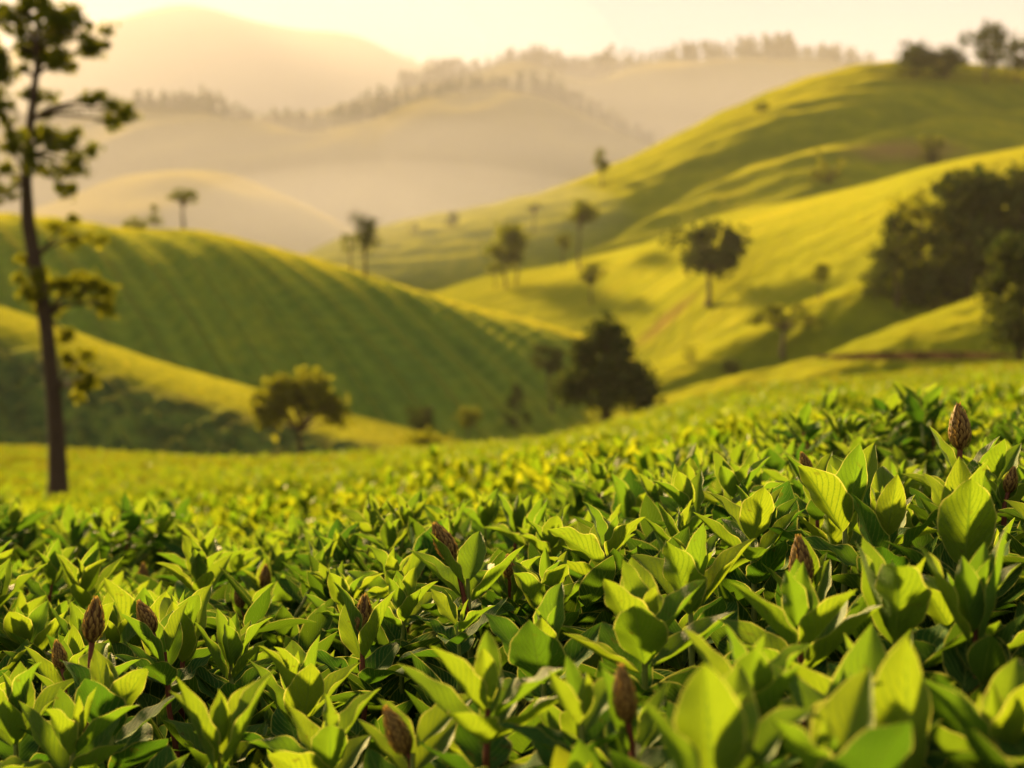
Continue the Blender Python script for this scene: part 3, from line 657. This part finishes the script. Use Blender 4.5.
# px, py, depth, kind, scale, tilt(x, y), bud(length, stalk, lean, direction), label, short name, red stem
HERO = [
    (86, 700, 1.22, 'open', 1.0, (0, 0), (.047, .048, .10, 0), 'tea shoot raising a tall brown bud on a long red stalk at the field corner', 'the tall bud on a long red stalk', True),
    (66, 690, 1.27, 'cupped', .85, (0, -.15), (.038, .02, .2, 3.1), 'tea shoot with a half hidden brown bud behind the long red stalk', 'the half hidden brown bud', False),
    (166, 660, 1.28, 'cupped', .9, (0, .1), (.043, .028, .35, 3.0), 'tea shoot whose brown bud leans on a bent bare stalk', 'the bud leaning on a bent stalk', True),
    (72, 762, 1.05, 'open', .95, (.05, -.1), None, 'shiny tea shoot under the tall bud, cut by the bottom edge', 'the shiny shoot under the tall bud', False),
    (112, 728, 1.12, 'broad', 1.0, (.1, .05), None, 'tea shoot with one broad dark upright leaf below the tall bud', 'the broad dark upright leaf', False),
    (183, 655, 1.38, 'tall', 1.15, (0, 0), None, 'tea shoot with a tall smooth dark leaf standing up behind its neighbours', 'the tall smooth dark leaf', False),
    (231, 672, 1.28, 'cupped', .92, (0, 0), None, 'cup shaped tea shoot with pale crisp leaf margins among darker leaves', 'the cup shaped pale rimmed shoot', False),
    (220, 768, .98, 'tall', 1.0, (0, 0), None, 'bright star shaped tea shoot cut by the bottom edge', 'the bright star shaped shoot', False),
    (300, 716, 1.16, 'cupped', 1.1, (0, .05), None, 'big cupped tea shoot with many nested veined leaves', 'the big nested cupped shoot', False),
    (362, 652, 1.30, 'cupped', 1.0, (0, 0), (.045, .014, .05, 0), 'tea shoot with a grooved brown bud sunk among its leaves', 'the grooved bud sunk in leaves', False),
    (404, 618, 1.40, 'open', .9, (0, 0), None, 'small pointed tea shoot directly behind the grooved sunken bud', 'the small shoot behind the sunken bud', False),
    (468, 588, 1.40, 'open', 1.12, (0, .05), (.045, .026, .45, 3.3), 'tea shoot with a velvet brown bud tilted away from its pointed leaves', 'the tilted velvet bud', False),
    (512, 598, 1.42, 'cupped', .85, (0, 0), (.036, .020, .1, 3.0), 'tea shoot with a short brown bud peeping between two upright rosettes', 'the bud peeping between rosettes', False),
    (548, 612, 1.36, 'cupped', 1.1, (0, 0), None, 'upright pointed rosette beside the short peeping bud', 'the upright pointed rosette', False),
    (606, 562, 1.42, 'open', 1.18, (0, .06), None, 'sharp star of narrow pale leaves rising highest in the middle', 'the sharp pale star of leaves', False),
    (458, 634, 1.28, 'low', .85, (0, 0), None, 'small flat tea shoot below the tilted velvet bud', 'the small flat shoot', False),
    (545, 668, 1.12, 'broad', .95, (0, -.05), None, 'dark broad leaved shoot below the upright pointed rosette', 'the dark broad leaved shoot', False),
    (488, 722, .92, 'open', 1.05, (0, 0), None, 'soft out of focus pale shoot spreading wide near the bottom', 'the wide soft pale shoot', False),
    (645, 655, 1.05, 'open', 1.15, (0, 0), None, 'large glossy shoot with wide yellow green leaves below the sharp star', 'the large glossy shoot', False),
    (632, 762, .84, 'cupped', .9, (0, 0), (.046, .024, .12, 2.8), 'blurred reddish bud wrapped by curved leaves near the bottom', 'the blurred reddish bud', True),
    (412, 764, .94, 'open', .9, (0, .1), (.046, .006, .55, 2.9), 'blurred brown bud lying over its leaves at the bottom edge', 'the blurred bud lying over', False),
    (714, 800, .70, 'tall', 1.0, (.1, -.15), None, 'very blurred large smooth leaf shoot closest to the camera', 'the largest blurred smooth leaf', False),
    (800, 655, 1.00, 'open', 1.15, (0, -.08), None, 'soft wide shoot on a red stem with spread pale leaves', 'the wide shoot on a red stem', True),
    (700, 582, 1.35, 'cupped', .9, (0, 0), (.036, .020, .1, 2.6), 'tea shoot with a tiny dark bud tucked between upright leaves', 'the tiny tucked dark bud', False),
    (845, 528, 1.28, 'tall', 1.12, (0, 0), None, 'tea shoot with two pale upright smooth leaves beside a fuzzy bud', 'the two pale upright leaves', False),
    (816, 494, 1.50, 'cupped', .85, (0, 0), (.036, .024, .35, 3.3), 'fuzzy light brown bud behind the pale upright leaves', 'the fuzzy light brown bud', False),
    (806, 612, 1.14, 'cupped', .9, (0, 0), (.058, .018, .1, 3.0), 'long reddish bud half wrapped in soft leaves', 'the long reddish bud', True),
    (752, 546, 1.32, 'open', 1.1, (0, 0), None, 'wide crisp shoot with long sideways leaves above the tiny bud', 'the wide crisp sideways shoot', False),
    (962, 486, 1.45, 'open', 1.15, (0, 0), (.050, .030, .06, 2.0), 'tall shoot with the largest brown scaly bud above the whole field', 'the largest scaly bud', False),
    (1004, 510, 1.42, 'cupped', .9, (0, 0), (.036, .018, .25, .2), 'small brown bud close beside the largest scaly bud', 'the small bud by the largest bud', False),
    (965, 552, 1.15, 'tall', 1.15, (0, 0), None, 'tall smooth leaved shoot under the largest scaly bud', 'the smooth shoot under the largest bud', False),
    (885, 545, 1.20, 'broad', 1.05, (0, 0), None, 'broad leaved shoot between the upright leaves and the largest bud', 'the broad shoot by the upright leaves', False),
    (896, 640, .98, 'tall', 1.1, (0, 0), None, 'pair of rounded rimmed leaves opening like a shell', 'the shell like leaf pair', False),
    (975, 640, .95, 'tall', 1.0, (0, 0), None, 'pale shoot on a thick green stem with one small front leaf', 'the pale thick stemmed shoot', False),
    (905, 790, .74, 'tall', 1.05, (0, -.3), None, 'very blurred long leaf shoot leaning across the bottom corner', 'the leaning blurred long leaf', False),
    (1000, 775, .78, 'open', 1.0, (0, .1), None, 'blurred yellow rimmed shoot in the bottom corner under the stemmed shoot', 'the blurred yellow rimmed shoot', False),
    (826, 815, .70, 'broad', 1.0, (.1, 0), None, 'blurred dark upright leaf shoot at the bottom edge', 'the blurred dark leaf', False),
    (264, 600, 1.95, 'cupped', .9, (0, 0), (.044, .016, .05, 0), 'soft reddish bud standing alone in the yellow blur behind the sharp leaves', 'the lone soft reddish bud', False),
    (142, 592, 2.3, 'cupped', .9, (0, 0), (.044, .014, .05, 0), 'blurred brown bud in the yellow leaves behind the leaning bud', 'the blurred far brown bud', False),
    (246, 622, 1.65, 'cupped', .85, (0, 0), (.036, .018, .3, 2.9), 'small rough bud in front of the lone soft reddish bud', 'the small rough bud', False),
    (345, 612, 1.55, 'open', .9, (0, 0), None, 'yellow rosette behind the sunken bud in half focus', 'the half focus rosette', False),
    (600, 488, 2.1, 'open', 1.0, (0, 0), None, 'blurred bright shoot standing proud behind the sharp star', 'the blurred proud shoot', False),
    (395, 592, 1.55, 'open', .95, (0, -.1), None, 'pointed shoot between the sunken bud and the tilted bud', 'the pointed shoot between buds', False),
    (690, 608, 1.18, 'cupped', 1.1, (0, 0), None, 'leaf heap shoot beneath the tiny tucked bud', 'the heaped shoot', False),
    (582, 738, .86, 'low', .95, (0, 0), None, 'low dark shoot beside the blurred reddish bud', 'the low dark shoot', False),
    (330, 770, 1.0, 'open', .95, (0, 0), None, 'shoot beside the bright star at the bottom edge', 'the shoot next the bright star', False),
    (750, 720, .85, 'open', 1.0, (0, 0), None, 'blurred shoot under the red stem', 'the blurred shoot under the red stem', False),
    (15, 735, 1.12, 'cupped', .95, (0, 0), None, 'crisp shoot cut by the picture edge beside the shiny shoot', 'the crisp edge shoot', False),
]
for i, h in enumerate(HERO):
    px, py, d, k, s, tl, bd, lab, sh, red = h
    shoot(px, py, d, k, s, None, tl, bd, lab, sh, 1000 + i, red)

# fill: positions over the canopy, nearest first; the nearest ~300 are individual shoots, the others one object
def scatter(dmax, hw, spacing, seed, dmin=.62):
    r = np.random.default_rng(seed); pts = []; cell = {}
    d = dmin
    out = []
    n = int(2.2 * hw * dmax * dmax / spacing(0) ** 2)
    ys = np.sqrt(r.uniform(dmin ** 2, dmax ** 2, n)); xs = r.uniform(-hw, hw, n) * (ys + .25)
    o = np.argsort(ys)
    for i in o:
        x, y = xs[i], ys[i]; sp = spacing(y); cx, cy = int(math.floor(x / .3)), int(math.floor(y / .3)); ok = True
        for a in (-1, 0, 1):
            for b in (-1, 0, 1):
                for (qx, qy) in cell.get((cx + a, cy + b), ()):
                    if (qx - x) ** 2 + (qy - y) ** 2 < sp * sp: ok = False; break
                if not ok: break
            if not ok: break
        if ok: cell.setdefault((cx, cy), []).append((x, y)); out.append((x, y))
    return np.array(out)
def scr0(p): return np.array([512 + F * p.x / p.y, 384 - (p.z - ZC) / p.y * F])
hero_xy = np.array([(s['p'].x, s['p'].y, s['p'].z) for s in SHOOTS])
pts = scatter(12.5, .44, lambda y: .064 + .004 * min(y, 8), 77)
dist = np.sqrt(((pts[:, None, :] - hero_xy[None, :, :2]) ** 2).sum(-1)).min(1)
pts = pts[dist > .062]
zz = canopy(pts[:, 0], pts[:, 1])
hol = waves(pts[:, 0], pts[:, 1], .9, 41)
zz = zz + RNG.normal(0, .016, len(pts)) - .12 * np.clip(hol - .35, 0, 1)
keep = ~((hol > .58) & (pts[:, 1] > 1.7)); pts = pts[keep]; zz = zz[keep]
pxs = 512 + F * pts[:, 0] / pts[:, 1]; pys = 384 - (zz - ZC) / pts[:, 1] * F
inside = (pxs > -60) & (pxs < 1084) & (pys < 850)
order = np.argsort(pts[:, 1] + np.where(inside, 0, 1e3))
N_IND = 300 - len(HERO)
KINDS = ['open', 'open', 'cupped', 'cupped', 'broad', 'tall', 'low']
hp = [(scr0(s['p']), s['p'].y) for s in SHOOTS]
sel, rest = [], []
for i in order:
    if len(sel) >= N_IND: rest.append(i); continue
    x, y = pts[i]; z = zz[i]; q = 512 + F * x / y; skip = False
    for (hq, hd) in hp:
        if y < hd - .015 and abs(q - hq[0]) < 52 and y > .6:
            zt = ZC - (hq[1] - 18 - 384) * y / F
            if z + .062 > zt:
                if z + .062 - zt > .11: skip = True; break
                z = zt - .062
    if skip: continue
    zz[i] = z; sel.append(i)
for n, i in enumerate(sel):
    r = random.Random(5000 + n); x, y = pts[i]
    low = .022 if y < 1.7 else .0
    shoot(0, 0, 0, r.choice(KINDS), r.uniform(.74, 1.12) * (1.15 if x > .08 and y < 1.25 else 1), None, (r.gauss(0, .2), r.gauss(0, .2)), None, None, None, 5000 + n, r.random() < .25, (x, y, zz[i] - low))
rest = np.array(rest)

def leaf_field(name, P_, rr, nl, nw, mtl, label, sets, lenf, tint0=0.0):
    """many leaves in one mesh; P_ (n,3) shoot tops"""
    V, Fc, T, UV = [], [], [], []; n0 = 0
    tmpl = [leaf_template(1, .48 * rr.uniform(.9, 1.15), .5, rr.uniform(.1, .7), rr.uniform(.1, .7), nl, nw) for _ in range(5)]
    for (k, th, sz, oz) in sets:
        for q in range(k):
            m = len(P_); ph = rr.uniform(0, 6.283, m); t = np.radians(th + rr.normal(0, 9, m)); L_ = lenf * sz * rr.uniform(.8, 1.2, m)
            rad = np.stack([np.cos(ph), np.sin(ph), 0 * ph], 1); up = np.array([0, 0, 1.0])
            y = rad * np.sin(t)[:, None] + up * np.cos(t)[:, None]; z = -rad * np.cos(t)[:, None] + up * np.sin(t)[:, None]
            x = np.cross(y, z); ro = rr.normal(0, .3, m)[:, None]; x, z = x * np.cos(ro) + z * np.sin(ro), z * np.cos(ro) - x * np.sin(ro)
            tv, tf, tuv = tmpl[rr.integers(5)]
            vv = (P_ + [0, 0, oz])[:, None, :] + L_[:, None, None] * (tv[None, :, 0:1] * x[:, None] + tv[None, :, 1:2] * y[:, None] + tv[None, :, 2:3] * z[:, None])
            V.append(vv.reshape(-1, 3)); Fc.append((tf[None] + (np.arange(m) * len(tv))[:, None, None] + n0).reshape(-1, 4)); n0 += m * len(tv)
            T.append(np.repeat(np.clip(rr.uniform(0, 1, m) + tint0, 0, 1), len(tv))); UV.append(np.tile(tuv, (m, 1)))
    o = obj(name, np_mesh(name, np.concatenate(V), np.concatenate(Fc), mtl, tint=np.concatenate(T), uv=np.concatenate(UV)))
    return tag(o, label, 'tea foliage', kind='stuff')

P3 = np.concatenate([pts[rest], zz[rest][:, None]], 1)
SETS = [(2, 68, 1.0, -.03), (3, 50, 1.0, -.01), (2, 32, .9, .005), (1, 12, .65, .014)]
P3[:, 2] -= np.clip(P3[:, 2] + .05 - (ZC - .02 * P3[:, 1]), 0, .12) * (P3[:, 1] < 6)     # no shoot towers over its neighbours
near = P3[:, 1] < 5
leaf_field('tea_foliage', P3[near], np.random.default_rng(81), 6, 4, M['field_leaf'], 'blurred yellow green tea leaves behind the sharp near shoots', SETS, LEN)
leaf_field('tea_foliage', P3[~near], np.random.default_rng(82), 4, 2, M['field_leaf'], 'soft mass of yellow green tea leaves in the middle of the field', SETS, LEN * 1.1)
# far leaves, thinner and larger
rr = np.random.default_rng(83); n = 34000
ys = np.exp(rr.uniform(math.log(12), math.log(95), n)); xs = rr.uniform(-.46, .46, n) * ys
ok = (np.sin(6.283 * (ys + .3 * xs + 3 * np.sin(xs * .06)) / 9.0) > -.80) | (ys < 22); xs = xs[ok]; ys = ys[ok]; n = len(xs)
hz = canopy(xs, ys); FP = np.stack([xs, ys, hz + rr.normal(0, .035, n) + .06 * waves(xs, ys, .9, 44)], 1)
leaf_field('tea_foliage', FP, rr, 2, 2, M['field_leaf'], 'distant smooth leaf tops of the tea field towards its far edge', [(2, 60, 1.0, -.02), (2, 35, 1.0, 0)], np.interp(ys, [12, 45], [.075, .16]))
# old dark leaves under the near canopy
rr = np.random.default_rng(84); n = 15000
ys = np.sqrt(rr.uniform(.5 ** 2, 4.2 ** 2, n)); xs = rr.uniform(-.46, .46, n) * (ys + .25)
UP = np.stack([xs, ys, canopy(xs, ys) - rr.uniform(.035, .24, n)], 1)
leaf_field('tea_foliage', UP, rr, 7, 4, M['under_leaf'], 'old dark green leaves in the shade under the near shoots', [(1, 62, 1.05, 0), (1, 78, 1.0, 0)], LEN)

# labels of the other near shoots: where each stands by the shoots one can name
WORD = ['nearest', 'second', 'third', 'fourth', 'fifth', 'sixth', 'seventh', 'eighth', 'ninth', 'tenth', 'eleventh', 'twelfth', 'thirteenth', 'fourteenth', 'fifteenth', 'sixteenth', 'seventeenth', 'eighteenth', 'nineteenth', 'twentieth', 'last']
def scr(p): return np.array([512 + F * p.x / p.y, 384 - (p.z - ZC) / p.y * F])
heroes = [s for s in SHOOTS if s['hero']]; buckets = {}
for s in SHOOTS:
    if s['hero']: continue
    q = scr(s['p']); best = min(heroes, key=lambda h: np.hypot(*(scr(h['p']) - q)))
    dv = q - scr(best['p']); dx = 'to the right of' if dv[0] > 0 else 'to the left of'; hv = abs(dv[1]) > abs(dv[0])
    where = ('below' if dv[1] > 0 else 'behind') if hv else dx
    buckets.setdefault((best['short'], where), []).append((float(np.hypot(*dv)), s))
for (short, where), L_ in buckets.items():
    for k, (_, s) in enumerate(sorted(L_, key=lambda t: t[0])):
        tag(s['root'], f'{WORD[min(k, 20)]} plain tea shoot {where} {short}', 'tea shoot', 'tea shoots of the near bushes')

# ------------------------------------------------------------------ mist in the valleys, then the haze over everything
def volume_material(name, dens, col, aniso):
    m, N, L, bs, out = mat(name); N.remove(bs)
    v = N.new('ShaderNodeVolumePrincipled'); v.inputs['Density'].default_value = dens; v.inputs['Color'].default_value = (*col, 1); v.inputs['Anisotropy'].default_value = aniso
    L.new(v.outputs[0], out.inputs['Volume']); return m
def mist(px, py, d, rx, ry, rz, dens, label, aniso=.08):
    c = P(px, py, d); mt = volume_material('mist', dens, (.72, .73, .88), aniso)
    th = np.linspace(0, 6.283, 48, endpoint=False); ph = np.linspace(.02, math.pi - .02, 24)
    PHI, TH = np.meshgrid(ph, th, indexing='ij')
    v = np.stack([rx * np.sin(PHI) * np.cos(TH), ry * np.sin(PHI) * np.sin(TH), rz * np.cos(PHI)], -1).reshape(-1, 3)
    f = grid_faces(24, 48, True); cap = [[0, 0, 0, 0]]
    me = np_mesh('mist', v, f[:, ::-1], mt)
    import bmesh
    b = bmesh.new(); b.from_mesh(me); bmesh.ops.holes_fill(b, edges=[e for e in b.edges if e.is_boundary]); bmesh.ops.recalc_face_normals(b, faces=b.faces); b.to_mesh(me); b.free()
    o = obj('mist', me); o.location = c
    tag(o, label, 'mist', kind='stuff')
mist(330, 365, 1500, 1750, 1160, 150, .00022, 'deep morning mist lying low among the far hills')
mist(330, 350, 1500, 1750, 1120, 250, .00036, 'higher thin morning mist veiling the far hills')
mist(120, 190, 1980, 760, 330, 520, .0006, 'wide pale veil of mist in front of the highest mountain')
mist(150, 170, 1980, 520, 280, 430, .0008, 'denser heart of the pale veil before the highest mountain')
mist(690, 150, 860, 190, 170, 42, .0006, 'bank of bright mist rising behind the golden hill crest')
mist(330, 120, 1500, 420, 200, 80, .0003, 'wide band of mist between the pale mountain and the wooded hill')
mist(250, 252, 540, 185, 90, 28, .0004, 'low mist filling the valley behind the striped hill')
mist(280, 246, 560, 240, 130, 46, .00035, 'thin upper mist over the valley behind the striped hill')
mist(405, 240, 390, 70, 60, 20, .0016, 'thin golden mist at the foot of the tall tea hill')
hz_m = volume_material('haze', HAZE_D, (.97, .92, .84), .1)
x0, x1, y0, y1, z0, z1 = -3400, 3400, -700, 3400, -35, 690
hv = [(x0, y0, z0), (x1, y0, z0), (x1, y1, z0), (x0, y1, z0), (x0, y0, z1), (x1, y0, z1), (x1, y1, z1), (x0, y1, z1)]
hf = [(3, 2, 1, 0), (4, 5, 6, 7), (0, 1, 5, 4), (1, 2, 6, 5), (2, 3, 7, 6), (3, 0, 4, 7)]
tag(obj('haze', np_mesh('haze', hv, hf, hz_m, smooth=False)), 'warm morning haze filling the valley', 'haze', kind='stuff')
